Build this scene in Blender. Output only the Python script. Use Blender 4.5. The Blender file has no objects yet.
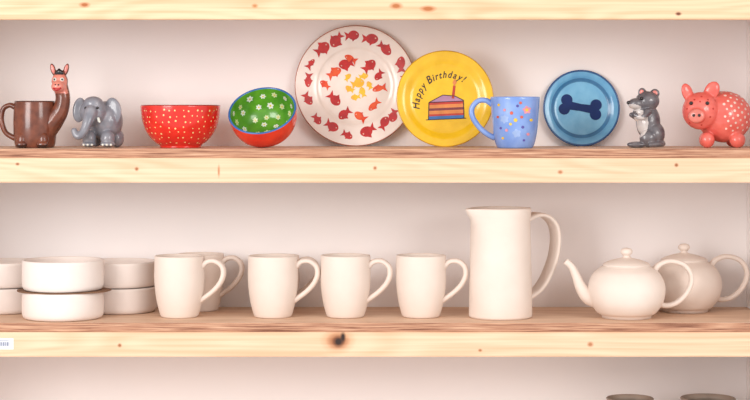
import bpy, bmesh, math, random
from mathutils import Vector, Matrix, Euler
from mathutils.bvhtree import BVHTree
random.seed(4)
S=bpy.context.scene
S.view_settings.view_transform='Standard'
WALL=0.245
H=1.5
def k(Y): return (3+Y)/1800.0
def X(px,Y): return (px-375)*k(Y)
Z_MID=H-39/600.0
Z_LOW=H-213/600.0
Z_BOT=H-387/600.0
def lin(c):
    o=[]
    for v in c:
        v/=255.0
        o.append(v/12.92 if v<=0.04045 else ((v+0.055)/1.055)**2.4)
    return (o[0],o[1],o[2],1)
# ---------------- materials
def base(name):
    m=bpy.data.materials.new(name); m.use_nodes=True
    nt=m.node_tree; b=nt.nodes['Principled BSDF']
    return m,nt,b
def glaze(name,c,c2=None,rough=0.22,scale=40,coat=0.3,spec=0.5):
    m,nt,b=base(name)
    c2=c2 or tuple(v*0.88 for v in c)
    tc=nt.nodes.new('ShaderNodeTexCoord'); n=nt.nodes.new('ShaderNodeTexNoise')
    n.inputs['Scale'].default_value=scale; n.inputs['Detail'].default_value=4
    r=nt.nodes.new('ShaderNodeValToRGB')
    r.color_ramp.elements[0].position=0.35; r.color_ramp.elements[1].position=0.65
    r.color_ramp.elements[0].color=lin(c2); r.color_ramp.elements[1].color=lin(c)
    nt.links.new(tc.outputs['Object'],n.inputs['Vector']); nt.links.new(n.outputs['Fac'],r.inputs['Fac'])
    nt.links.new(r.outputs['Color'],b.inputs['Base Color'])
    b.inputs['Roughness'].default_value=rough; b.inputs['Specular IOR Level'].default_value=spec
    b.inputs['Coat Weight'].default_value=coat; b.inputs['Coat Roughness'].default_value=0.06
    return m
def matte(name,c,c2,rough=0.75,scale=25,bump=0.05,bscale=300):
    m,nt,b=base(name)
    tc=nt.nodes.new('ShaderNodeTexCoord'); n=nt.nodes.new('ShaderNodeTexNoise')
    n.inputs['Scale'].default_value=scale; n.inputs['Detail'].default_value=5
    r=nt.nodes.new('ShaderNodeValToRGB')
    r.color_ramp.elements[0].position=0.3; r.color_ramp.elements[1].position=0.7
    r.color_ramp.elements[0].color=lin(c2); r.color_ramp.elements[1].color=lin(c)
    n2=nt.nodes.new('ShaderNodeTexNoise'); n2.inputs['Scale'].default_value=bscale
    bp=nt.nodes.new('ShaderNodeBump'); bp.inputs['Strength'].default_value=bump; bp.inputs['Distance'].default_value=0.002
    L=nt.links.new
    L(tc.outputs['Object'],n.inputs['Vector']); L(tc.outputs['Object'],n2.inputs['Vector'])
    L(n.outputs['Fac'],r.inputs['Fac']); L(r.outputs['Color'],b.inputs['Base Color'])
    L(n2.outputs['Fac'],bp.inputs['Height']); L(bp.outputs['Normal'],b.inputs['Normal'])
    b.inputs['Roughness'].default_value=rough
    return m
def pine(name,knots,light=(238,202,170),dark=(220,177,141)):
    m,nt,b=base(name); L=nt.links.new
    tc=nt.nodes.new('ShaderNodeTexCoord')
    mp=nt.nodes.new('ShaderNodeMapping'); mp.inputs['Scale'].default_value=(1.6,40,110)
    n=nt.nodes.new('ShaderNodeTexNoise'); n.inputs['Scale'].default_value=1.6; n.inputs['Detail'].default_value=7; n.inputs['Roughness'].default_value=0.6
    n.inputs['Distortion'].default_value=0.4
    mp2=nt.nodes.new('ShaderNodeMapping'); mp2.inputs['Scale'].default_value=(0.9,5,9)
    n2=nt.nodes.new('ShaderNodeTexNoise'); n2.inputs['Scale'].default_value=2.2; n2.inputs['Detail'].default_value=1
    L(tc.outputs['Object'],mp.inputs['Vector']); L(tc.outputs['Object'],mp2.inputs['Vector'])
    L(mp.outputs['Vector'],n.inputs['Vector']); L(mp2.outputs['Vector'],n2.inputs['Vector'])
    mul=nt.nodes.new('ShaderNodeMath'); mul.operation='MULTIPLY'; mul.inputs[1].default_value=60
    sn=nt.nodes.new('ShaderNodeMath'); sn.operation='SINE'
    L(n2.outputs['Fac'],mul.inputs[0]); L(mul.outputs[0],sn.inputs[0])
    a=nt.nodes.new('ShaderNodeMath'); a.operation='MULTIPLY_ADD'; a.inputs[1].default_value=0.08
    L(sn.outputs[0],a.inputs[0]); L(n.outputs['Fac'],a.inputs[2])
    r=nt.nodes.new('ShaderNodeValToRGB')
    r.color_ramp.elements[0].position=0.28; r.color_ramp.elements[1].position=0.66
    r.color_ramp.elements[0].color=lin(dark); r.color_ramp.elements[1].color=lin(light)
    L(a.outputs[0],r.inputs['Fac'])
    col=r.outputs['Color']
    for (x,z,rx,rz,kc) in knots:
        sub=nt.nodes.new('ShaderNodeVectorMath'); sub.operation='SUBTRACT'; sub.inputs[1].default_value=(x,0,z)
        ml=nt.nodes.new('ShaderNodeVectorMath'); ml.operation='MULTIPLY'; ml.inputs[1].default_value=(1/rx,0,1/rz)
        ln=nt.nodes.new('ShaderNodeVectorMath'); ln.operation='LENGTH'
        ad=nt.nodes.new('ShaderNodeMath'); ad.operation='MULTIPLY_ADD'; ad.inputs[1].default_value=0.5
        L(tc.outputs['Object'],sub.inputs[0]); L(sub.outputs[0],ml.inputs[0]); L(ml.outputs[0],ln.inputs[0])
        L(n.outputs['Fac'],ad.inputs[0]); L(ln.outputs['Value'],ad.inputs[2])
        rr=nt.nodes.new('ShaderNodeValToRGB'); e=rr.color_ramp.elements
        e[0].position=0.42; e[0].color=(1,1,1,1); e[1].position=0.95; e[1].color=(0,0,0,1)
        mid=e.new(0.62); mid.color=(0.55,0.55,0.55,1)
        dv=nt.nodes.new('ShaderNodeMath'); dv.operation='MULTIPLY'; dv.inputs[1].default_value=0.6
        L(ad.outputs[0],dv.inputs[0]); L(dv.outputs[0],rr.inputs['Fac'])
        mx=nt.nodes.new('ShaderNodeMix'); mx.data_type='RGBA'
        L(rr.outputs['Color'],mx.inputs[0]); L(col,mx.inputs[6]); mx.inputs[7].default_value=lin(kc)
        col=mx.outputs[2]
    L(col,b.inputs['Base Color']); b.inputs['Roughness'].default_value=0.6
    bp=nt.nodes.new('ShaderNodeBump'); bp.inputs['Strength'].default_value=0.1; bp.inputs['Distance'].default_value=0.002
    L(n.outputs['Fac'],bp.inputs['Height']); L(bp.outputs['Normal'],b.inputs['Normal'])
    return m
def plyedge(name):
    m,nt,b=base(name); L=nt.links.new
    tc=nt.nodes.new('ShaderNodeTexCoord')
    mp=nt.nodes.new('ShaderNodeMapping'); mp.inputs['Scale'].default_value=(9,9,420)
    n=nt.nodes.new('ShaderNodeTexNoise'); n.inputs['Scale'].default_value=1.0; n.inputs['Detail'].default_value=4; n.inputs['Roughness'].default_value=0.65
    L(tc.outputs['Object'],mp.inputs['Vector']); L(mp.outputs['Vector'],n.inputs['Vector'])
    r=nt.nodes.new('ShaderNodeValToRGB'); e=r.color_ramp.elements
    e[0].position=0.36; e[0].color=lin((118,72,52)); e[1].position=0.66; e[1].color=lin((214,172,142))
    mm=e.new(0.5); mm.color=lin((180,130,102))
    L(n.outputs['Fac'],r.inputs['Fac']); L(r.outputs['Color'],b.inputs['Base Color'])
    b.inputs['Roughness'].default_value=0.7
    return m
M_wall=matte('painted_wall',(246,240,238),(241,235,234),rough=0.85,scale=3,bump=0.08,bscale=90)
M_clay=matte('bisque_clay',(232,217,206),(226,209,197),rough=0.7,scale=18)
M_clay2=matte('bisque_clay_b',(235,223,216),(229,215,207),rough=0.72,scale=18)
M_stone=matte('stoneware',(160,142,128),(132,116,104),rough=0.6)
M_card=matte('cardboard',(140,102,76),(112,80,58),rough=0.9)
M_ply=pine('ply_top',[],light=(226,192,164),dark=(206,166,136))
M_edge=plyedge('ply_edge')
def kn(px,py,rx,rz,c): return ((px-375)/600.0,H-(py-110)/600.0,rx/600.0,rz/600.0,c)
M_p_top=pine('pine_top',[kn(85,5,5,2.5,(170,96,46)),kn(396,6,6,3,(180,108,58)),kn(428,9,7,3,(180,108,58)),kn(678,14,3,2,(110,56,30)),kn(255,6,3,2,(190,130,80))],
  light=(238,202,166),dark=(220,174,134))
M_p_mid=pine('pine_mid',[kn(18,164,2,1.5,(150,90,50)),kn(137,169,2,2,(160,100,60)),kn(219,171,1.2,6,(190,130,90)),kn(375,168,2,2,(170,110,70)),kn(676,165,2,2,(150,90,50)),kn(560,172,2.5,2,(180,120,80))])
M_p_low=pine('pine_low',[kn(338,341,14,10,(206,148,106)),kn(338,341,9.5,7,(150,88,52)),kn(338.5,341.5,5,5,(46,24,16)),kn(343,337,2.5,5,(46,24,16)),kn(120,345,2,2,(160,100,60)),kn(590,344,3,2.5,(180,120,80)),kn(480,350,2,1.5,(170,110,70))])
# ---------------- mesh helpers
def link(o,parent=None):
    S.collection.objects.link(o)
    if parent: o.parent=parent
    return o
def empty(name,loc):
    e=bpy.data.objects.new(name,None); e.empty_display_size=0.02; e.location=loc; S.collection.objects.link(e); return e
def mk(name,verts,faces,mats,fm=None,parent=None,smooth=True):
    me=bpy.data.meshes.new(name); me.from_pydata([tuple(v) for v in verts],[],faces)
    for m in mats: me.materials.append(m)
    for i,p in enumerate(me.polygons):
        p.use_smooth=smooth
        if fm: p.material_index=fm[i]
    me.validate(); me.update()
    return link(bpy.data.objects.new(name,me),parent)
def recalc(o):
    bm=bmesh.new(); bm.from_mesh(o.data); bmesh.ops.recalc_face_normals(bm,faces=bm.faces); bm.to_mesh(o.data); bm.free()
def box(name,x0,x1,y0,y1,z0,z1,mats,parent=None,bev=0.0,frontmat=None):
    bm=bmesh.new(); bmesh.ops.create_cube(bm,size=1)
    for v in bm.verts:
        v.co=Vector(((x0+x1)/2+v.co.x*(x1-x0),(y0+y1)/2+v.co.y*(y1-y0),(z0+z1)/2+v.co.z*(z1-z0)))
    if bev: bmesh.ops.bevel(bm,geom=bm.edges[:],offset=bev,segments=2,affect='EDGES')
    bm.normal_update()
    for f in bm.faces:
        if frontmat is not None and abs(f.normal.z)<0.7: f.material_index=frontmat
    me=bpy.data.meshes.new(name); bm.to_mesh(me); bm.free()
    for m in mats: me.materials.append(m)
    return link(bpy.data.objects.new(name,me),parent)
def cat(pts,n=5):
    P=[Vector(p) for p in pts]; out=[]
    for i in range(len(P)-1):
        p0=P[i-1] if i else P[0]*2-P[1]; p1=P[i]; p2=P[i+1]; p3=P[i+2] if i+2<len(P) else P[-1]*2-P[-2]
        for j in range(n):
            t=j/n
            out.append(0.5*((2*p1)+(p2-p0)*t+(2*p0-5*p1+4*p2-p3)*t*t+(3*p1-p0-3*p2+p3)*t*t*t))
    out.append(P[-1]); return out
def lathe(name,prof,mats,sm=None,parent=None,seg=72,sc=1.0,deform=None):
    verts=[];faces=[];fm=[];idx=[]
    for (r,z) in prof:
        if r<=1e-6: idx.append([len(verts)]); verts.append(Vector((0,0,z))*sc)
        else:
            row=[]
            for i in range(seg):
                a=2*math.pi*i/seg; row.append(len(verts)); v=Vector((r*math.cos(a),r*math.sin(a),z))
                if deform: v=deform(v)
                verts.append(v*sc)
            idx.append(row)
    for j in range(len(prof)-1):
        A,B=idx[j],idx[j+1]; mi=sm[j] if sm else 0
        for i in range(seg):
            i2=(i+1)%seg
            if len(A)==1 and len(B)==1: continue
            if len(A)==1: f=(A[0],B[i],B[i2])
            elif len(B)==1: f=(A[i],B[0],A[i2])
            else: f=(A[i],B[i],B[i2],A[i2])
            faces.append(f); fm.append(mi)
    o=mk(name,verts,faces,mats,fm,parent); recalc(o); return o
def vessel(name,outer,t,mats,foot=None,parent=None,sc=1.0,n=5,deform=None,idx=(0,0,0),floor=None):
    o=[(p[0],p[1]) for p in [(v.x,v.y) for v in cat([(a,b,0) for a,b in outer],n)]]
    zf=floor if floor is not None else o[0][1]+t*1.3
    prof=[(0,o[0][1]+0.8),(o[0][0]-t*1.1,o[0][1]+0.8),(o[0][0]-t*0.8,o[0][1])]; sm=[idx[0]]*2
    for p in o: prof.append(p); sm.append(idx[0])
    r,z=o[-1]
    prof.append((r-t*0.25,z+t*0.35)); sm.append(idx[1])
    prof.append((r-t*0.75,z+t*0.35)); sm.append(idx[1])
    prof.append((r-t,z)); sm.append(idx[1])
    for p in reversed(o[:-1]):
        if p[1]>zf+t*0.6:
            prof.append((max(p[0]-t,0.5),p[1])); sm.append(idx[2])
    prof.append((max(prof[-1][0]-t*0.8,0.4),zf)); sm.append(idx[2])
    prof.append((0,zf)); sm.append(idx[2])
    return lathe(name,prof,mats,sm,parent,sc=sc,deform=deform)
def sweep(name,pts,rad,side,mats,parent=None,sc=1.0,n=6,cs=16,power=1.0):
    q=cat([tuple(p) for p in pts],n); rr=cat([(a,b,0) for a,b in rad],n)
    side=Vector(side).normalized(); verts=[];faces=[]
    for i,p in enumerate(q):
        t=(q[min(i+1,len(q)-1)]-q[max(i-1,0)]).normalized(); nn=t.cross(side).normalized()
        a,b=rr[i].x,rr[i].y
        for j in range(cs):
            th=2*math.pi*j/cs; c,s_=math.cos(th),math.sin(th)
            c=math.copysign(abs(c)**power,c); s_=math.copysign(abs(s_)**power,s_)
            verts.append((p+nn*a*c+side*b*s_)*sc)
    for i in range(len(q)-1):
        for j in range(cs):
            j2=(j+1)%cs; faces.append((i*cs+j,i*cs+j2,(i+1)*cs+j2,(i+1)*cs+j))
    faces.append(tuple(range(cs))); faces.append(tuple(reversed(range((len(q)-1)*cs,len(q)*cs))))
    o=mk(name,verts,faces,mats,None,parent); recalc(o); return o
def blob(name,ells,tubes,mats,parent,sc,voxel=0.9,smooth=6,matfn=None):
    bm=bmesh.new()
    for e in ells:
        c=e[0:3]; r=e[3:6]; rot=e[6:9] if len(e)>6 else (0,0,0)
        M=Matrix.Translation(c)@Euler([math.radians(a) for a in rot]).to_matrix().to_4x4()@Matrix.Diagonal((r[0],r[1],r[2],1))
        bmesh.ops.create_icosphere(bm,subdivisions=3,radius=1,matrix=M)
    for tb in tubes:
        q=cat([p[:3] for p in tb],6); rr=cat([(p[3],0,0) for p in tb],6)
        for p,r in zip(q,rr):
            bmesh.ops.create_icosphere(bm,subdivisions=2,radius=r.x,matrix=Matrix.Translation(p))
    me=bpy.data.meshes.new(name); bm.to_mesh(me); bm.free()
    o=bpy.data.objects.new(name,me); link(o)
    md=o.modifiers.new('r','REMESH'); md.mode='VOXEL'; md.voxel_size=voxel
    ms=o.modifiers.new('s','SMOOTH'); ms.iterations=smooth; ms.factor=0.5
    dg=bpy.context.evaluated_depsgraph_get(); dg.update()
    me2=bpy.data.meshes.new_from_object(o.evaluated_get(dg)); o.modifiers.clear(); o.data=me2
    for m in mats: me2.materials.append(m)
    for p in me2.polygons:
        p.use_smooth=True
        if matfn: p.material_index=matfn(p.center)
    me2.transform(Matrix.Scale(sc,4)); me2.update(); me2.name=name
    o.parent=parent; return o
def ball(name,c,r,sc,mat,parent,rotz=0,roty=0):
    bm=bmesh.new(); bmesh.ops.create_uvsphere(bm,u_segments=20,v_segments=12,radius=1,matrix=Matrix.Translation(Vector(c)*sc)@Matrix.Rotation(math.radians(rotz),4,'Z')@Matrix.Rotation(math.radians(roty),4,'Y')@Matrix.Diagonal((r[0]*sc,r[1]*sc,r[2]*sc,1)))
    me=bpy.data.meshes.new(name); bm.to_mesh(me); bm.free(); me.materials.append(mat)
    for p in me.polygons: p.use_smooth=True
    return link(bpy.data.objects.new(name,me),parent)
def bvh(o): 
    return BVHTree.FromPolygons([v.co.copy() for v in o.data.vertices],[tuple(p.vertices) for p in o.data.polygons])
class Decal:
    def __init__(s,target,name,mats,parent):
        s.t=bvh(target); s.name=name; s.mats=mats; s.p=parent; s.v=[];s.f=[];s.m=[]
    def poly(s,pts,org,u,v,d,mi=0,eps=0.0003,rings=3):
        d=Vector(d).normalized(); cx=sum(p[0] for p in pts)/len(pts); cy=sum(p[1] for p in pts)/len(pts)
        def hit(a,b):
            o=org+u*a+v*b
            h=s.t.ray_cast(o,d)
            return None if h[0] is None else h[0]-d*eps
        c=hit(cx,cy)
        if c is None: return
        b0=len(s.v); s.v.append(c); n=len(pts)
        for r in range(1,rings+1):
            t=r/rings
            for p in pts:
                h=hit(cx+(p[0]-cx)*t,cy+(p[1]-cy)*t)
                if h is None: del s.v[b0:]; return
                s.v.append(h)
        for i in range(n):
            i2=(i+1)%n
            s.f.append((b0,b0+1+i,b0+1+i2)); s.m.append(mi)
            for r in range(rings-1):
                a=b0+1+r*n; b=a+n
                s.f.append((a+i,b+i,b+i2,a+i2)); s.m.append(mi)
    def disc(s,o,d,r,mi=0,n=10,eps=0.0003):
        d=Vector(d).normalized(); h=s.t.ray_cast(Vector(o),d)
        if h[0] is None: return
        nm=h[1]; 
        if nm.dot(d)>0: nm=-nm
        u=nm.orthogonal().normalized(); w=nm.cross(u); b0=len(s.v)
        s.v.append(h[0]+nm*eps*1.6)
        for i in range(n):
            a=2*math.pi*i/n; s.v.append(h[0]+nm*eps*0.6+u*r*math.cos(a)+w*r*math.sin(a))
        for i in range(n): s.f.append((b0,b0+1+i,b0+1+(i+1)%n)); s.m.append(mi)
    def done(s):
        return mk(s.name,s.v,s.f,s.mats,s.m,s.p)
def circ(cx,cy,r,n=16,ry=None,rot=0):
    ry=ry or r; o=[]
    for i in range(n):
        a=2*math.pi*i/n; x=r*math.cos(a); y=ry*math.sin(a)
        o.append((cx+x*math.cos(rot)-y*math.sin(rot),cy+x*math.sin(rot)+y*math.cos(rot)))
    return o
def flower(cx,cy,r,n=5,rot=0,deep=0.26):
    return [(cx+math.cos(t)*r*q,cy+math.sin(t)*r*q) for t,q in [(rot+2*math.pi*i/(n*6),(1-deep)+deep*math.cos(n*2*math.pi*i/(n*6))) for i in range(n*6)]]
def kids(root):
    return [c for c in root.children_recursive if c.type=='MESH']
def settle(root,z,ymax=None):
    bpy.context.view_layer.update()
    zs=[];ys=[]
    for c in kids(root):
        for v in c.data.vertices:
            w=c.matrix_world@v.co; zs.append(w.z); ys.append(w.y)
    root.location.z+=z-min(zs)+0.0001
    if ymax is not None: root.location.y+=ymax-max(ys)
    bpy.context.view_layer.update()
# ---------------- room
xl=X(-60,WALL); xr=X(746.5,WALL)
box('wall_back',xl-0.1,xr+0.1,WALL,WALL+0.1,0.0,2.4,[M_wall])
box('wall_left',xl-0.1,xl,-0.06,WALL,0.0,2.4,[M_wall])
box('wall_right',xr,xr+0.1,-0.06,WALL,0.0,2.4,[M_wall])
def shelf(ztop,bm_,th=9/600.0,bh=24.5/600.0):
    r=empty('wooden_shelf',(0,0,0))
    box('plywood_board',xl,xr,0,WALL,ztop-th,ztop,[M_ply,M_edge],r,0.0006,1)
    box('front_batten',xl,xr,-0.004,0.018,ztop-th-bh,ztop-th,[bm_],r,0.0012)
    box('rear_batten',xl,xr,WALL-0.022,WALL,ztop-th-bh*0.6,ztop-th,[bm_],r,0.001)
    return r
shelf(H-(-14-110)/600.0,M_p_top)
shelf(Z_MID,M_p_mid)
low=shelf(Z_LOW,M_p_low)
shelf(Z_BOT,M_p_mid)
# price label stuck on the lower batten
M_white=matte('label_paper',(240,240,242),(232,232,236)); M_ink=matte('label_ink',(70,90,130),(60,80,120))
lb=bpy.data.objects.new('price_label',None); link(lb,low); lb.location=(X(3,-0.0045),-0.0040,H-(343.5-110)/600)
w,h=0.0175,0.0092
box('label_card',-w,w,-0.0008,0.0,-h,h,[M_white],lb)
x=-0.010
for i in range(13):
    bw=random.choice([0.0005,0.0009,0.0012]); box('print_bar',x,x+bw,-0.001,-0.0007,-0.0035,0.003,[M_ink],lb); x+=bw+random.choice([0.0006,0.0011])
box('print_bar',-0.010,0.010,-0.001,-0.0007,0.0048,0.0056,[M_ink],lb)
# ---------------- bisque ware
KM=k(0.085)
def mug(px,Y,rot=0,h=61,s=1.0,mat=None):
    mat=mat or M_clay
    sc=KM*s; r=empty('clay_mug',(X(px,Y),Y,Z_LOW+0.0001)); r.rotation_euler=(0,0,math.radians(rot))
    vessel('mug_body',[(17,0),(18.6,1.0),(20.4,6),(22.8,16),(24.5,28),(25.2,40),(25,50),(24.9,h-1.5)],2.2,[mat],parent=r,sc=sc)
    sweep('mug_handle',[(22.8,0,50.5),(29,0,55.5),(37,0,56),(43.6,0,51),(45,0,43),(41.5,0,34),(34.5,0,26),(26,0,19.5),(20,0,15.5)],
      [(3.2,5.6),(2.7,5),(2.6,4.8),(2.6,4.8),(2.6,4.8),(2.6,4.8),(2.6,4.8),(2.7,4.8),(3,5)],(0,1,0),[mat],r,sc,power=0.85)
    return r
mug(179.5,0.092,-8,h=62); mug(273,0.092,-6,h=62); mug(345.5,0.092,-8,h=62.5); mug(421,0.092,-8,h=62.5)
mug(200.5,0.191,-8,s=0.97); mug(276.5,0.196,-4,s=0.94)
KD=k(0.076)
def dish(px,Y,z,r0,h,mat):
    r=empty('clay_dish',(X(px,Y),Y,z))
    vessel('dish_body',[(r0-5,0),(r0-2.5,0.7),(r0-0.7,3),(r0,7),(r0,h*0.6),(r0-0.2,h-1)],2.6,[mat],parent=r,sc=KD)
    return h*KD
def stack(px,Y,r0,h1,h2,sheet=False):
    z=Z_LOW+0.0001
    a=dish(px,Y,z,r0,h2,M_clay2); z+=a+0.0002
    if sheet:
        pts=[]
        for i in range(64):
            t=2*math.pi*i/64; j=1+0.008*math.sin(7*t)+0.008*random.random()
            pts.append((46.5*KD*j*math.cos(t)+0.002,37*KD*j*math.sin(t)-0.002))
        n=len(pts); th=0.0018
        V=[(p[0],p[1],0) for p in pts]+[(p[0],p[1],th) for p in pts]
        F=[tuple(reversed(range(n))),tuple(range(n,2*n))]+[(i,(i+1)%n,n+(i+1)%n,n+i) for i in range(n)]
        o=mk('cardboard_sheet',V,F,[M_card],smooth=False); o.location=(X(px,Y),Y,z)
        z+=th+0.0002
    dish(px,Y,z,r0,h1,M_clay2)
stack(63,0.076,40.5,30,27,True)
stack(120,0.1765,38,26,26,False)
stack(4,0.1765,38,26,26,False)
# jug
def jug(px,Y):
    sc=k(Y); r=empty('clay_jug',(X(px,Y),Y,Z_LOW+0.0001)); r.rotation_euler=(0,0,math.radians(24))
    def df(v):
        t=max(0,(v.z-90)/18.0); a=math.atan2(v.y,-v.x)
        wgt=math.exp(-(a/0.30)**2)
        v.x-=8.5*wgt*t**1.5
        v.z-=0.6*wgt*t
        return v
    vessel('jug_body',[(30,0),(31.3,1.2),(31.6,5),(31.2,30),(30.6,60),(30,88),(29.8,98),(30.4,103),(30.6,108.5)],2.4,[M_clay],parent=r,sc=sc,deform=df)
    sweep('jug_handle',[(27.5,0,97),(40,0,101.5),(52,0,99),(60.5,0,90),(63,0,76),(60,0,57),(52,0,39),(42,0,26),(29,0,18)],
      [(3,10),(2.4,10),(2.2,10),(2.2,10),(2.2,10),(2.2,10),(2.2,10),(2.4,9.5),(3,9)],(0,1,0),[M_clay],r,sc,power=0.6)
    return r
jug(500.5,0.085)
# teapot
def teapot(px,Y,s=1.0,rot=0):
    sc=k(0.078)*s; r=empty('clay_teapot',(X(px,Y),Y,Z_LOW+0.0001)); r.rotation_euler=(0,0,math.radians(rot))
    prof=[(0,1.2),(20,1.2),(22,0),(24.5,0.2),(24.8,2.5)]
    prof+=[(v.x,v.y) for v in cat([(24.8,2.5,0),(30,6,0),(36,15,0),(38.6,26,0),(37.4,36,0),(32.5,45,0),(27,49.5,0),(24.5,51,0)],6)][1:]
    prof+=[(24.2,51.8),(23.4,51.6)]
    prof+=[(23.2,52.6),(23.8,53.2)]
    prof+=[(v.x,v.y) for v in cat([(23.8,53.2,0),(20,55.6,0),(13,58,0),(6,59.6,0),(3.8,60.6,0),(3.6,62,0),(5.6,64.2,0),(6,66.6,0),(4.2,69,0),(0.001,70,0)],5)][1:-1]
    prof+=[(0,70)]
    lathe('teapot_body_lid',prof,[M_clay],parent=r,sc=sc)
    sweep('teapot_spout',[(-30,0,18),(-39,0,22),(-46,0,31),(-50.5,0,42),(-55,0,51),(-61,0,56.5)],[(9,8),(7.8,7),(5.6,5.4),(4.3,4.3),(3.6,3.6),(3.4,3.4)],(0,1,0),[M_clay],r,sc)
    sweep('teapot_handle',[(27,0,46),(33,0,53),(44,0,56.5),(57,0,53),(64,0,44),(64.5,0,34),(59,0,23),(50,0,15),(40,0,12),(32,0,13.5)],
      [(3.2,5),(2.8,4.6),(2.6,4.3),(2.6,4.3),(2.6,4.3),(2.6,4.3),(2.6,4.3),(2.6,4.3),(2.7,4.3),(3,4.5)],(0,1,0),[M_clay],r,sc,power=0.85)
teapot(626.5,0.078)
teapot(684,0.176)
# jars on bottom shelf
for px,w0 in ((630,25),(708,29)):
    Y=0.10; sc=k(Y); r=empty('stoneware_jar',(X(px,Y),Y,Z_BOT+0.0001))
    vessel('jar_body',[(w0*0.7,0),(w0*0.8,3),(w0*1.1,25),(w0*1.2,50),(w0*1.05,72),(w0*0.9,82),(w0*0.95,86)],2.5,[M_stone],parent=r,sc=sc)
# ---------------- upper row
M_red=glaze('red_glaze',(224,44,32),(208,34,24)); M_dkred=glaze('dark_rim',(120,30,22)); M_cream=glaze('cream_dot',(250,222,150))
Y=0.10; sc=k(Y); rb=empty('polka_dot_bowl',(X(180.5,Y),Y,Z_MID+0.0001))
b=vessel('bowl_body',[(19.5,0),(20.5,0.6),(21,2.5),(27,7),(33.5,15),(37.6,25),(39.3,35),(39.8,42)],2.2,[M_red,M_dkred],parent=rb,sc=sc,idx=(0,1,0))
d=Decal(b,'polka_dots',[M_cream],rb)
for j,z in enumerate([5,9.5,15,20.5,26,31.5,37]):
    n=24+j*2
    for i in range(n):
        a=2*math.pi*(i+0.5*(j%2)+random.uniform(-.25,.25))/n; dirv=Vector((-math.cos(a),-math.sin(a),0.0))
        zz=(z+random.uniform(-1.2,1.2))*sc
        o=Vector((math.cos(a)*60*sc,math.sin(a)*60*sc,zz)); d.disc(o,dirv,random.uniform(0.6,1.0)*sc)
d.done()
# green bowl
M_green=glaze('green_glaze',(100,166,44),(72,138,34)); M_blue=glaze('blue_rim',(50,110,180)); M_wht=glaze('white_glaze',(245,246,236)); M_lime=glaze('lime_white',(228,236,180)); M_redo=glaze('red_orange_glaze',(230,64,34),(214,46,28)); M_yel2=glaze('yellow_dot',(240,200,60))
Y=0.125; sc=k(Y)*1.01; gb=empty('flower_bowl',(X(267.5,Y),Y,Z_MID))
b=vessel('bowl_body',[(16,0),(17,0.6),(17.5,2),(24,5.5),(29.5,12.5),(32.6,21),(33.5,28),(33.8,33)],2.2,[M_redo,M_blue,M_green],parent=gb,sc=sc,idx=(0,1,2),floor=3.5)
d=Decal(b,'flowers',[M_lime,M_yel2,M_wht],gb)
ux,uy=Vector((1,0,0)),Vector((0,1,0)); org=Vector((0,0,0.2)); dn=Vector((0,0,-1))
def bowl_flower(az,el,R,mi):
    c0=Vector((0,0,25*sc)); dr=Vector((math.cos(az)*math.cos(el),math.sin(az)*math.cos(el),math.sin(el)))
    u=Vector((-math.sin(az),math.cos(az),0)); v=dr.cross(u)
    hc=d.t.ray_cast(c0,dr)
    if hc[0] is None: return
    st=c0
    def put(pts,m,eps):
        n=len(pts); res=[]
        b0=len(d.v)
        for p in [(0,0)]+pts:
            tgt=hc[0]+u*p[0]*sc+v*p[1]*sc
            dd=(tgt-st).normalized(); h_=d.t.ray_cast(st,dd)
            if h_[0] is None: return
            res.append(h_[0]-dd*eps)
        d.v.extend(res)
        for i in range(n): d.f.append((b0,b0+1+i,b0+1+(i+1)%n)); d.m.append(m)
    put(flower(0,0,R,6,random.random()*3,0.17),mi,0.0005); put(circ(0,0,R*0.28,8),1,0.0009)
bowl_flower(0,-math.pi/2+0.01,3.6,0)
for el,n in ((-1.12,6),(-0.74,10),(-0.36,13),(-0.02,15)):
    for i in range(n):
        bowl_flower(2*math.pi*(i+random.uniform(-.2,.2))/n+el*3,el+random.uniform(-.07,.07),random.uniform(2.8,3.9),random.choice([0,0,2]))
d.done()
gb.rotation_euler=(math.radians(42),math.radians(-9),0)
settle(gb,Z_MID)
# plates
def plate(name,px,Y,R,mats,sm_fn,lean,well=0.66,depth=0.13):
    sc=k(Y)*R; r=empty(name,(X(px,Y),Y,Z_MID+sc))
    top=[(0,0.03),(well*0.5,0.03),(well*0.88,0.031)]+[(v.x,v.y) for v in cat([(well*0.93,0.034,0),(well,0.05,0),(well+0.05,0.075,0),(0.85,0.112,0),(0.95,depth-0.002,0),(0.985,depth,0)],4)]
    edge=[(1.0,depth-0.008),(0.998,depth-0.022)]
    bot=[(0.96,depth-0.035),(well+0.08,0.045),(well+0.02,0.02),(well-0.02,0.0),(well-0.06,0.0),(well-0.09,0.01),(0,0.01)]
    prof=top+edge+bot
    sm=[sm_fn((prof[i][0]+prof[i+1][0])/2, i<len(top)-1) for i in range(len(prof)-1)]
    o=lathe('plate_body',prof,mats,sm,r,seg=128,sc=sc)
    r.rotation_euler=(math.radians(90-lean),0,0)
    return r,o,sc
M_pl=glaze('plate_white',(243,233,225),(238,226,217)); M_fred=glaze('fish_red',(202,30,26),(176,20,24),scale=90); M_for=glaze('fish_orange',(236,92,34),(214,48,30),scale=70); M_fye=glaze('fish_yellow',(242,200,50),(236,176,36)); M_line=glaze('plate_line',(190,120,100))
M_fpk=glaze('fish_detail',(240,190,170))
fp,o,sc=plate('fish_plate',355.4,0.2,61.3,[M_pl,M_line],lambda r,t:1 if (not t and r>0.985) else 0,5,well=0.62)
d=Decal(o,'painted_fish',[M_fred,M_for,M_fye,M_fpk],fp)
u_=sc/60.8
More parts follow.
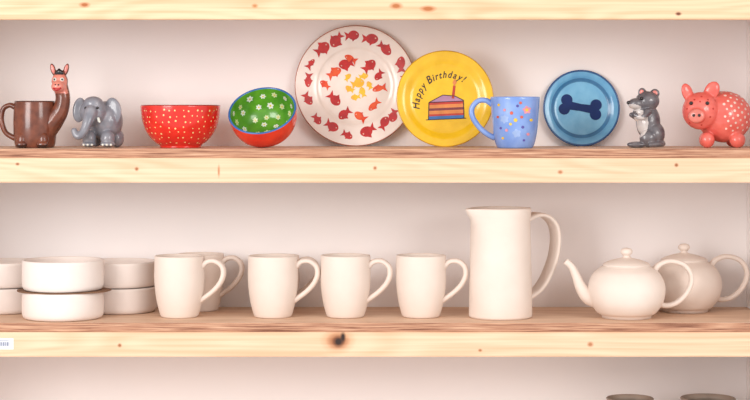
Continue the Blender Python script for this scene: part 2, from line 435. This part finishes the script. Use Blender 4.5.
def fish(cx,cy,L,ang,mi,fat=0.27):
    bend=random.uniform(-.25,.25)
    def T(pts):
        out=[]
        for x,y in pts:
            y2=y+bend*x*x/L
            out.append(((cx+x*math.cos(ang)-y2*math.sin(ang))*u_,(cy+x*math.sin(ang)+y2*math.cos(ang))*u_))
        return out
    body=[]
    for i in range(18):
        a=2*math.pi*i/18; xx=math.cos(a); body.append((L*0.10+L*0.38*xx, L*fat*math.sin(a)*(0.8+0.2*abs(math.sin(a)))))
    d.poly(T(body),org,ux,uy,dn,mi,0.0003,3)
    tl=random.uniform(.22,.36)
    d.poly(T([(-L*0.12,0.8),(-L*0.5,L*tl),(-L*0.40,0),(-L*0.5,-L*tl),(-L*0.12,-0.8)]),org,ux,uy,dn,mi,0.00045,2)
    if random.random()<.7: d.poly(T([(-L*0.08,L*fat*.7),(L*0.0,L*fat*1.45),(L*0.25,L*fat*.8)]),org,ux,uy,dn,mi,0.0004,1)
    if random.random()<.7: d.poly(T([(-L*0.04,-L*fat*.7),(L*0.0,-L*fat*1.35),(L*0.2,-L*fat*.8)]),org,ux,uy,dn,mi,0.0004,1)
    d.poly(T(circ(L*0.32,L*0.05,L*0.045,8)),org,ux,uy,dn,3,0.0007,1)
n=17
for i in range(n):
    a=2*math.pi*i/n+0.13+random.uniform(-.07,.07); rr=49+random.uniform(-2.2,2.2)
    fish(rr*math.cos(a),rr*math.sin(a),random.choice([12,15,17,18,14]),a+math.pi/2+random.choice([0,0,math.pi])+random.uniform(-.5,.5),0,random.uniform(.19,.32))
n=11
for i in range(n):
    a=2*math.pi*i/n+0.4+random.uniform(-.2,.2); rr=27+random.uniform(-5,4)
    fish(rr*math.cos(a),rr*math.sin(a),random.choice([12,15,16,14]),random.uniform(-1,1)+random.choice([0,math.pi]),random.choice([1,1,1,0]),random.uniform(.2,.34))
fish(2,3,14,0.3,2,0.34); fish(7,-6,11,1.9,2); fish(-6,-3,10,2.6,2); fish(8,10,10,0.2,2); fish(0,-11,10,3.3,2); fish(-8,9,9,1,2); fish(14,1,9,2,2)
d.done(); settle(fp,Z_MID,WALL-0.0005)
# birthday plate
M_yel=glaze('plate_yellow',(242,196,36),(232,184,24)); M_yeld=glaze('plate_yellow_edge',(214,160,22))
M_dark=glaze('dark_brown_paint',(50,32,44),coat=0.1); M_pur=glaze('cake_icing',(190,140,176)); M_rd=glaze('cake_red',(198,60,46)); M_or=glaze('cake_orange',(228,140,74)); M_bl=glaze('cake_blue',(60,116,184)); M_cb=glaze('cake_brown',(130,56,60))
yp,o,sc=plate('birthday_plate',445,0.165,48.6,[M_yel,M_yeld],lambda r,t:1 if r>0.975 else 0,6,well=0.72)
u_=sc/48.5
d=Decal(o,'painted_cake',[M_pur,M_rd,M_or,M_bl,M_cb,M_dark],yp)
def PP(pts): return [((x-445)*u_,(98.5-y)*u_) for x,y in pts]
def strip(p,q,w): 
    a=Vector((q[0]-p[0],q[1]-p[1])); nn=Vector((-a.y,a.x)).normalized()*w/2
    return [(p[0]+nn.x,p[1]+nn.y),(q[0]+nn.x,q[1]+nn.y),(q[0]-nn.x,q[1]-nn.y),(p[0]-nn.x,p[1]-nn.y)]
def DP(pts,mi,e=0.0003,rings=1): d.poly(PP(pts),org,ux,uy,dn,mi,e,rings)
DP([(429,102),(443,94.5),(455,95.5),(464,99.5),(463,101)],0)
lays=[(0,2.5,1),(2.5,6,2),(6,8.5,4),(8.5,12,2),(12,14,1),(14,17,3)]
for a,c,mi in lays: DP([(429,102+a),(463.5,100.5+a),(463.5,100.5+c),(429,102+c)],mi)
for p,q in [((429,102),(443,94.5)),((443,94.5),(455,95.5)),((455,95.5),(464,100)),((429,102),(463.5,100.5)),((429,102),(428.5,119)),((463.5,100.5),(464,117.5)),((426,119.5),(466,117.8))]:
    DP(strip(p,q,0.8),5,0.0007)
DP(strip((453,98),(454.5,85),2.6),1,0.0006)
DP([(454.5,85.5),(452.6,82),(455,77.5),(457,82)],2,0.0006)
d.done()
bpy.context.view_layer.update()
txt='Happy Birthday!'
zt=0.0305*sc+0.0005
cxp,cyp,rad=447.5,105,29
adv={'i':0.6,'r':0.75,'t':0.75,' ':0.5,'!':0.6,'H':1.3,'B':1.15}
ws=[adv.get(c,1.0) for c in txt]; W=sum(ws); a0,a1=math.radians(188),math.radians(56); acc=0
for c,w_ in zip(txt,ws):
    t=(acc+w_/2)/W; acc+=w_
    if c==' ': continue
    a=a0+(a1-a0)*t
    cu=bpy.data.curves.new('t','FONT'); cu.body=c; cu.size=(11 if c in 'HB' else 9.6)*u_; cu.align_x='CENTER'; cu.shear=0.3; cu.offset=0.14*u_
    to=bpy.data.objects.new('t',cu); link(to); dg=bpy.context.evaluated_depsgraph_get(); dg.update()
    me=bpy.data.meshes.new_from_object(to.evaluated_get(dg)); bpy.data.objects.remove(to)
    px_=cxp+(rad-1)*math.cos(a); py_=cyp-(rad-1)*math.sin(a)
    me.transform(Matrix.Translation(((px_-445)*u_,(98.5-py_)*u_,zt))@Matrix.Rotation(a-math.pi/2,4,'Z')@Matrix.Diagonal((0.82,1,1,1)))
    me.materials.clear(); me.materials.append(M_dark)
    link(bpy.data.objects.new('lettering',me),yp)
settle(yp,Z_MID,None); yp.location.y=0.172
# bone plate
M_bp=glaze('plate_blue',(108,176,216),(88,156,204)); M_bd=glaze('plate_blue_dark',(34,84,140)); M_bi=glaze('plate_blue_inner',(124,190,226),(104,172,214)); M_nv=glaze('navy',(26,50,108),coat=0.0,rough=0.5,spec=0.2)
M_bt=glaze('plate_blue_ring',(66,132,182))
bp_,o,sc=plate('bone_plate',583.5,0.2,38.8,[M_bp,M_bd,M_bi,M_bt],lambda r,t:(1 if (not t or r>0.94) else (3 if 0.70<r<0.78 else (2 if r<0.70 else 0))),6,well=0.72)
u_=sc/38.8; d=Decal(o,'painted_bone',[M_nv],bp_)
an=math.radians(-10)
def BT(pts): return [((x*math.cos(an)-y*math.sin(an)-0.5)*u_,(x*math.sin(an)+y*math.cos(an)+1)*u_) for x,y in pts]
for cx,cy in ((-15,5),(-16,-4.5),(15,5),(16,-4.5)):
    d.poly(BT(circ(cx,cy,5.8,20)),org,ux,uy,dn,0,0.0003+0.00003*abs(cx),2)
d.poly(BT([(-15,4.5),(0,3.4),(15,4.5),(15,-4.5),(0,-3.8),(-15,-4.5)]),org,ux,uy,dn,0,0.0009,3)
d.done(); settle(bp_,Z_MID,WALL-0.0005)
# blue mug
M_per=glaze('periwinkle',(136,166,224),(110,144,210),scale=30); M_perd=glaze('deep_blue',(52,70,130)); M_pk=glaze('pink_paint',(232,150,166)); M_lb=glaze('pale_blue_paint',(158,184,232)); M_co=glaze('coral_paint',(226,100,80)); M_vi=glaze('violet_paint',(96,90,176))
Y=0.075; sc=k(Y); bmug=empty('blue_mug',(X(515,Y),Y,Z_MID+0.0001)); bmug.rotation_euler=(0,0,math.radians(-8))
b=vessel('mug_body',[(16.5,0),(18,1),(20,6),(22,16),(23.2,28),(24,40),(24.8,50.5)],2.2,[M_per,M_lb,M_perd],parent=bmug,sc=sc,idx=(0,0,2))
sweep('mug_handle',[(-22,0,43),(-29,0,47.5),(-37,0,47),(-43,0,40),(-42.5,0,31),(-36,0,21),(-28,0,14),(-20,0,10)],[(3,5)]+[(2.8,4.6)]*6+[(3,5)],(0,1,0),[M_per],bmug,sc,power=0.85)
d=Decal(b,'painted_dots',[M_pk,M_lb,M_yel2,M_vi,M_co],bmug)
oy=Vector((0,-0.2,0)); uz=Vector((0,0,1)); fy=Vector((0,1,0))
def MP(pts): return [(x*sc,y*sc) for x,y in pts]
for x,z,r,mi,n in [(13,38,4.2,0,5),(-9,29,4.6,1,6),(3,15,4.6,1,5)]:
    d.poly(MP(flower(x,z,r,n,x,0.15)),oy,ux,uz,fy,mi,0.0003,3)
for x,z,r,mi in [(13,38,1.5,2),(4,42,1.4,3),(-2,35,1.7,4),(17,28,1.5,2),(-7,18,1.5,0),(8,31,1.5,4),(14,14,1.5,0),(-13,20,1.3,3),(-3,24,1.4,2),(2,28,1.9,2),(7,45,1.4,4),(-9,38,1.4,0),(-11,10,1.3,2),(10,8,1.2,3),(9,21,1.5,3),(-15,43,1.4,2),(-16,31,1.3,4)]:
    d.poly(MP(circ(x,z,r,10)),oy,ux,uz,fy,mi,0.0008,1)
d.done()
# ---------------- animals
M_blk=glaze('black_glaze',(24,20,22)); M_bro=glaze('brown_glaze',(126,70,50),(96,50,36),scale=60); M_brd=glaze('brown_dark_glaze',(62,30,24)); M_face=glaze('llama_face',(226,146,130),(214,124,108)); M_lip=glaze('lip_red',(196,30,40)); M_earp=glaze('ear_pink',(236,140,130))
def eye(parent,c,r,sc,m1,m2=None,d_=(0,-1,0)):
    bm=bmesh.new(); bmesh.ops.create_uvsphere(bm,u_segments=16,v_segments=10,radius=r*sc,matrix=Matrix.Translation(Vector(c)*sc))
    if m2:
        n0=len(bm.faces); bmesh.ops.create_uvsphere(bm,u_segments=12,v_segments=8,radius=r*0.6*sc,matrix=Matrix.Translation((Vector(c)+Vector(d_).normalized()*r*0.55)*sc))
        bm.faces.ensure_lookup_table()
        for f in bm.faces[n0:]: f.material_index=1
    me=bpy.data.meshes.new('eye'); bm.to_mesh(me); bm.free(); me.materials.append(m1)
    if m2: me.materials.append(m2)
    for p in me.polygons: p.use_smooth=True
    link(bpy.data.objects.new('eye',me),parent)
Y=0.10; sc=k(Y); ll=empty('llama_mug',(X(35,Y),Y,Z_MID+0.0001))
vessel('mug_body',[(17.5,0),(19,1),(20.2,5),(21.2,16),(21.5,28),(21,38),(20.4,46)],2.2,[M_bro,M_brd],parent=ll,sc=sc,idx=(0,1,1))
sweep('tail_handle',[(-19,0,40),(-25,0,42.5),(-31.5,0,39),(-33.5,0,30),(-32,0,21),(-28,0,14),(-19,0,9)],[(3,4.4)]+[(2.6,3.8)]*5+[(3,4.4)],(0,1,0),[M_bro],ll,sc)
blob('legs',[(-10,-15,8,5.5,6,8),(11,-15,8,5.5,6,8),(-10,-19,3.5,5.8,4,3.4),(11,-19,3.5,5.8,4,3.4)],[],[M_bro,M_brd],ll,sc,0.7,4,lambda c:1 if c.z<3.5 else 0)
blob('neck_and_head',[(26,-7,66,8.2,8,9.5),(25.5,-14,61,6.8,6.8,6),(19,-5,78,2.8,1.8,6.6,0,-16,0),(32,-5,78,2.8,1.8,6.6,0,16,0),(26,-7,74,4.5,4,4)],
 [[(11,-3,18,12),(19,-4,27,10.5),(26.5,-5,38,8.6),(29,-6,50,7.6),(26.5,-6,62,7.6)]],[M_bro,M_face],ll,sc,0.75,5,lambda c:1 if (c.y<-9.5 and c.z>54 and c.z<73) else 0)
ball('inner_ear',(19,-6.3,78.2),(1.7,0.9,4.8),sc,M_earp,ll,0,-16); ball('inner_ear',(32,-6.3,78.2),(1.7,0.9,4.8),sc,M_earp,ll,0,16)
eye(ll,(22.4,-14.2,68),2.0,sc,M_wht,M_blk,(-.1,-1,0)); eye(ll,(29.6,-14.2,68),2.0,sc,M_wht,M_blk,(.1,-1,0))
eye(ll,(24,-20.8,62.6),0.75,sc,M_blk); eye(ll,(27,-20.8,62.6),0.75,sc,M_blk)
sweep('mouth',[(21.6,-19,59.6),(25.5,-21,57.8),(29.4,-19,59.6)],[(.8,.9),(1.3,1.1),(.8,.9)],(0,1,0),[M_lip],ll,sc,4,8)
blob('tuft',[(24,-10,74.5,2.4,2.4,3),(28,-10,74.5,2.4,2.4,3),(26,-11,75.5,2.4,2.2,3.6)],[],[M_blk],ll,sc,0.5,2)
# elephant
M_gry=glaze('grey_glaze',(144,144,152),(122,124,134),scale=60)
Y=0.11; sc=k(Y)*1.02; el=empty('elephant_figurine',(X(100,Y),Y,Z_MID))
blob('body',[(5,4,25,17,17,20),(-5,-8,34,13.5,12,14),(-5,-10,42,10,9,7.5),
  (-19.5,-4,36,6.8,2.6,12.5,0,6,18),(13.5,-5,35,9,2.6,13.5,0,-8,-14),
  (-9,-10,8,6.8,7,8.5),(9,-10,8,7,7,8.5),(16,6,8,6.8,8,9),(-6,12,8,7,7,8.5),(-9,-12,2.6,7.4,7.6,2.8),(9.5,-12,2.6,7.6,7.6,2.8)],
  [[(-6,-17,34,7),(-8,-22,26,5.6),(-11,-25,17,4.4),(-15,-27,11,3.8),(-19,-27,11.5,3.4),(-21,-26,16,3.1)]],[M_gry],el,sc,0.75,4)
eye(el,(-11.2,-18.6,38),1.3,sc,M_blk); eye(el,(0.5,-19.2,38),1.3,sc,M_blk)
sweep('tusk',[(1,-17.5,28),(2.5,-21,25),(3.5,-23.5,24.5)],[(1.6,1.6),(1.3,1.3),(.5,.5)],(1,0,0),[M_wht],el,sc,4,8)
for xx in (-13,-9,-5,5.5,9.5,13.5): ball('toenail',(xx,-18.8,2.2),(1.2,1.2,1.2),sc,M_wht,el)
settle(el,Z_MID)
# mouse
M_mg=glaze('mouse_grey',(112,108,112),(84,80,86),scale=80); M_mw=glaze('mouse_white',(214,206,202),(190,182,180),scale=60)
Y=0.10; sc=k(Y)*1.06; mo=empty('mouse_figurine',(X(644,Y),Y,Z_MID))
def mfn(c):
    if ((c.x+5)/7.5)**2+((c.y+9)/8)**2+((c.z-23)/13)**2<1: return 1
    if ((c.x+11)/7.5)**2+((c.y+6)/9)**2+((c.z-38)/3.6)**2<1: return 1
    return 0
blob('body',[(3,-1,44,11.5,10,9.5),(-8,-5,41.5,8,6.5,5.5),(-2,-2,52,4.4,1.8,4.6,0,-10,20),(10,-1,51,4.6,1.8,4.8,0,15,-10),
  (4,0,24,11.5,10,17),(9,-2,13,10.5,10.5,12),(3,-8,9,8.5,6,8.5),(-8,-9,3,9.5,4,3),(-6,5,3,9.5,4,3),(-2,-1,32,9,8.5,9)],
  [[(2,-9,34,3.6),(-4,-13,29,3.2),(-10,-11,31,2.8)],[(2,5,34,3.4),(-6,1,29,3),(-12,-3,31,2.6)],[(14,4,6,3.6),(17,-2,4,3.2),(13,-10,3.6,2.8),(4,-14,3,2.3)]],[M_mg,M_mw],mo,sc,0.6,3,mfn)
eye(mo,(-15.6,-6.5,42.5),1.8,sc,M_blk); eye(mo,(-3.8,-10,46.5),1.6,sc,M_blk)
ball('inner_ear',(-2.5,-3.5,52.2),(2.4,0.8,2.6),sc,M_earp,mo,20); ball('inner_ear',(9.8,-2.6,51.2),(2.6,0.8,2.8),sc,M_earp,mo,-10)
settle(mo,Z_MID)
# pig
M_pig=glaze('pig_coral',(232,114,102),(220,96,86),scale=50); M_pigs=glaze('pig_snout',(234,132,118)); M_pd=glaze('pig_dot',(252,218,204)); M_pdr=glaze('pig_dot_red',(196,54,48))
Y=0.10; sc=k(Y); pg=empty('piggy_bank',(X(718,Y),Y,Z_MID))
pb=blob('body',[(7,3,30,27.5,23,26),(-19,-9,36,18.5,16,19),(-25,-24,31,9,7,7.6,0,0,18),
  (-32,-8,54,6,3,10,0,-22,15),(-8,-10,56,7.5,3,10,0,28,-12),
  (-13,-12,7,7.5,7.5,8),(17,-12,7,8,7.5,8),(-9,15,7,7.5,7.5,8),(18,15,7,7.5,7.5,8)],[],[M_pig],pg,sc,0.9,4)
d=Decal(pb,'painted_dots',[M_pd,M_pdr],pg)
ga=math.pi*(3-math.sqrt(5)); NP=170
for i in range(NP):
    zc=1-1.6*(i+0.5)/NP; s_=math.sqrt(max(0,1-zc*zc)); a=ga*i
    dr=Vector((s_*math.cos(a),s_*math.sin(a),zc))
    if dr.x<-0.2: continue
    o_=Vector((7,3,30))*sc+dr*60*sc; d.disc(o_,-dr,random.uniform(1.1,1.5)*sc,0)
for x_,z_ in ((-20,50),(-14,47),(-27,47),(-9,38),(-34,38),(-12,30),(-20,22),(-31,24),(-22,45),(-6,46)):
    d.disc(Vector((x_*sc,-0.2,z_*sc)),(0,1,0),1.0*sc,1)
d.done()
ball('snout_pad',(-27,-29.6,31),(8,2.6,6.8),sc,M_pigs,pg,-18)
eye(pg,(-29.8,-31.2,31.5),1.5,sc,M_blk); eye(pg,(-24.6,-32.6,31.5),1.5,sc,M_blk)
eye(pg,(-30.5,-20.5,43.5),1.9,sc,M_blk); eye(pg,(-15,-24,43.5),1.9,sc,M_blk)
settle(pg,Z_MID)
# ---------------- light
def area(name,loc,target,size,power,col):
    l=bpy.data.lights.new(name,'AREA'); l.shape='RECTANGLE'; l.size=size[0]; l.size_y=size[1]; l.energy=power; l.color=col
    o=bpy.data.objects.new(name,l); link(o); o.location=loc
    o.rotation_euler=(Vector(target)-Vector(loc)).to_track_quat('-Z','Y').to_euler(); return o
area('added_key_area',(-2.0,-2.6,2.0),(-0.1,0.1,1.3),(1.4,1.6),66,(1,0.975,0.955))  # added soft key from front left, no actual window; kept clear of plate reflections
area('added_fill_area',(1.9,-2.6,2.2),(0.1,0.1,1.25),(1.2,1.0),30,(1,0.965,0.935))  # added weaker area light from front right to soften shadows, not a real fixture
w=bpy.data.worlds.new('w'); S.world=w; w.use_nodes=True
bg=w.node_tree.nodes['Background']; bg.inputs[0].default_value=(1,0.97,0.95,1); bg.inputs[1].default_value=0.95
# ---------------- camera
cam=bpy.data.cameras.new('camera'); co=bpy.data.objects.new('camera',cam); link(co)
co.location=(0,-3,H); co.rotation_euler=(math.radians(90),0,0)
cam.sensor_width=36; cam.lens=36*1800/750.0; cam.shift_y=-90/750.0; cam.clip_start=0.05
S.camera=co
